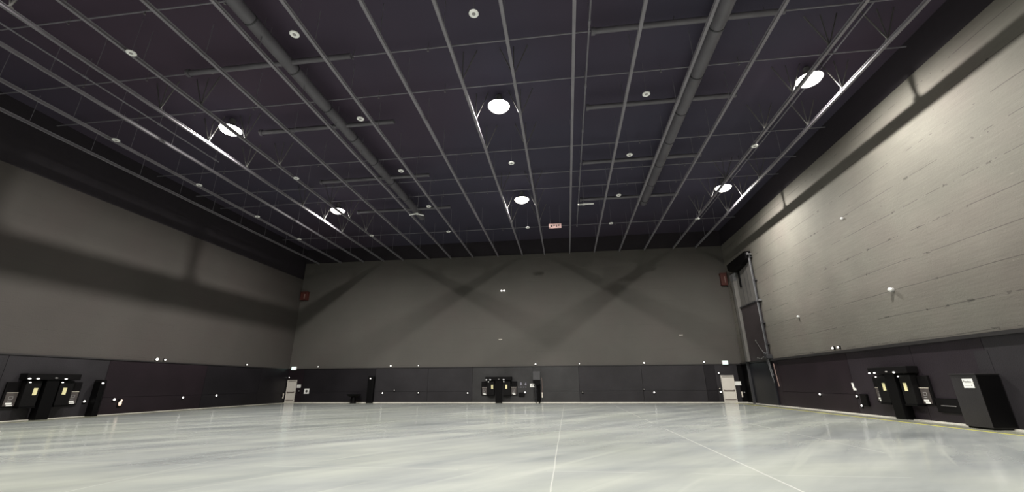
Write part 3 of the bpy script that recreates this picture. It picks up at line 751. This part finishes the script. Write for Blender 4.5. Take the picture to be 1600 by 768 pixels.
def socket(side, u, z, label, r=0.06, m='dot_glow'):
    t = thing('wall_socket', label, 'wall socket', on_wall(side, u, z, PROUD), ROT[side], 'wall sockets with painted bright dots')
    bx('socket_plate', 'black2', t, -0.09, 0.09, -0.025, 0, -0.12, 0.12, 0.008)
    bm = bmesh.new(); ball(bm, (0, -0.04, 0.02), r, 1, 0.5, 1); obj('bright_dot', bm, m, t, True)  # bright dot imitates shine on the socket, not a lamp
    return t
for side, u, z, lab, r, m in (
    ('back', -17.6, 0.86, 'socket with painted bright glint right of the tall black cabinet', 0.07, 'dot_glow'),
    ('back', -16.45, 1.10, 'faint grey wall socket, second right of the tall black cabinet', 0.06, 'grey_dot'),
    ('back', -14.05, 0.87, 'faint bright-spot socket on left half of back wall', 0.05, 'dot_glow'),
    ('back', -9.27, 0.84, 'socket with painted bright glint left of the central service station', 0.06, 'dot_glow'),
    ('back', -3.88, 0.87, 'socket with painted bright glint left of the vertical pipes', 0.07, 'dot_glow'),
    ('back', 1.35, 0.87, 'faint grey wall socket near centre joint of back wall', 0.05, 'grey_dot'),
    ('back', 6.76, 1.10, 'dim upper socket on right half of back wall', 0.055, 'grey_dot'),
    ('back', 7.61, 0.83, 'socket with painted bright glint on right half of back wall', 0.07, 'dot_glow'),
    ('back', -27.66 + 0.15, 2.35, 'tiny bright socket at top left of the left corner door', 0.05, 'dot_glow'),
    ('back', -26.25, 1.08, 'small grey socket right of the left corner door', 0.06, 'grey_dot'),
    ('back', 13.3, 2.42, 'tiny bright socket above left edge of right-hand door', 0.06, 'dot_glow'),
    ('back', 13.18, 1.12, 'upper of two bright sockets left of right-hand door', 0.055, 'cream'),
    ('back', 13.22, 0.86, 'lower of two bright sockets left of right-hand door', 0.075, 'dot_glow'),
    ('back', 15.15, 0.80, 'small grey socket at right end of back wall', 0.06, 'grey_dot'),
    ('left', 23.6, 0.84, 'socket with painted bright glint by the narrow cabinet on left wall', 0.07, 'dot_glow'),
    ('left', 21.95, 0.80, 'socket with painted bright glint between station and narrow cabinet, left wall', 0.06, 'dot_glow'),
    ('left', 28.4, 0.82, 'socket with painted bright glint midway along the far left wall', 0.07, 'dot_glow'),
    ('left', 31.4, 0.88, 'socket with painted bright glint nearer the left back corner', 0.08, 'dot_glow'),
    ('right', 28.9, 0.90, 'socket with painted bright glint alone on far right wall', 0.07, 'dot_glow'),
    ('right', 25.5, 0.88, 'upper of two bright sockets left of right wall station', 0.06, 'dot_glow'),
    ('right', 25.3, 0.42, 'lower of two bright sockets left of right wall station', 0.055, 'dot_glow')):
    socket(side, u, z, lab, r, m)
t = thing('warm_lamp', 'small orange glowing bulkhead lamp low on the left wall', 'lamp', on_wall('left', 24.0, 0.66, PROUD), ROT['left'])
bx('back_plate', 'black', t, -0.14, 0.14, -0.03, 0, -0.26, 0.22, 0.01)
bm = bmesh.new(); ball(bm, (-0.02, -0.07, -0.05), 0.10, 1, 0.6, 1.4); ball(bm, (0.03, -0.07, 0.12), 0.06, 1, 0.6, 1.2)
o = obj('bulb_cover', bm, emitter('orange_glow', (1.0, 0.62, 0.38), 0.55), t, True)

# fittings higher on the walls
t = thing('wall_camera', 'pair of small white cameras high at centre of back wall', 'camera', on_wall('back', -5.95, 10.45))
bx('camera_bracket', 'grey_dot', t, -0.12, 0.12, -0.10, 0, -0.04, 0.04)
for a in (-0.13, 0.13):
    bm = bmesh.new(); ball(bm, (a, -0.16, 0), 0.10, 1, 1, 0.8); obj('camera_head', bm, 'dot_glow', t, True)  # camera heads give no light; glow added for their bright white
for u, z, lab in ((-6.2, 5.7, 'thin pale bracket on back wall left of centre, below the cameras'), (10.55, 5.8, 'thin pale bracket on right part of back wall')):
    t = thing('wall_bracket', lab, 'bracket', on_wall('back', u, z))
    bx('bracket_plate', 'cream', t, -0.16, 0.16, -0.06, 0, -0.03, 0.03, 0.005); bx('bracket_stem', 'grey_dot', t, -0.03, 0.03, -0.10, 0, -0.07, 0.0)
t = thing('dome_camera', 'round white dome camera on the pale right wall', 'camera', on_wall('right', 21.1, 5.7), ROT['right'])
bm = bmesh.new(); lathe(bm, [(0, 0), (0.11, 0), (0.11, 0.06), (0, 0.06)], 20, Matrix.Rotation(math.pi / 2, 4, 'X')); obj('base_ring', bm, 'grey_dot', t)
bm = bmesh.new(); ball(bm, (0, -0.11, 0.02), 0.095); obj('dome', bm, 'white', t, True)
for y, z, r, lab in ((29.4, 5.72, 0.07, 'small pale anchor knob on right wall near the lift door'), (23.0, 10.1, 0.06, 'small white anchor knob high on the pale right wall')):
    t = thing('wall_anchor', lab, 'anchor', on_wall('right', y, z), ROT['right'])
    bm = bmesh.new(); tube(bm, (0, 0, 0), (0, -0.04, 0), r * 1.3, 12); obj('anchor_plate', bm, 'grey_dot', t)
    bm = bmesh.new(); ball(bm, (0, -0.07, 0.02), r); obj('anchor_knob', bm, 'white', t, True)
for x0, x1, z0, z1, lab in ((-27.55, -26.75, 10.15, 10.95, 'dark red-brown box high in the left back corner'), (14.75, 15.3, 10.25, 11.35, 'dark red-brown box high in right back corner by the lift hood')):
    t = thing('corner_box', lab, 'box', ((x0 + x1) / 2, YB, (z0 + z1) / 2))
    w = (x1 - x0) / 2; h = (z1 - z0) / 2
    bx('box_body', 'red_brown', t, -w, w, -0.35, 0, -h, h, 0.02)
    bx('box_slot', 'cable', t, w * 0.1, w * 0.35, -0.37, -0.35, -h * 0.6, h * 0.5)
    bx('box_lip', 'red_brown', t, -w - 0.03, w + 0.03, -0.40, 0, h, h + 0.06)
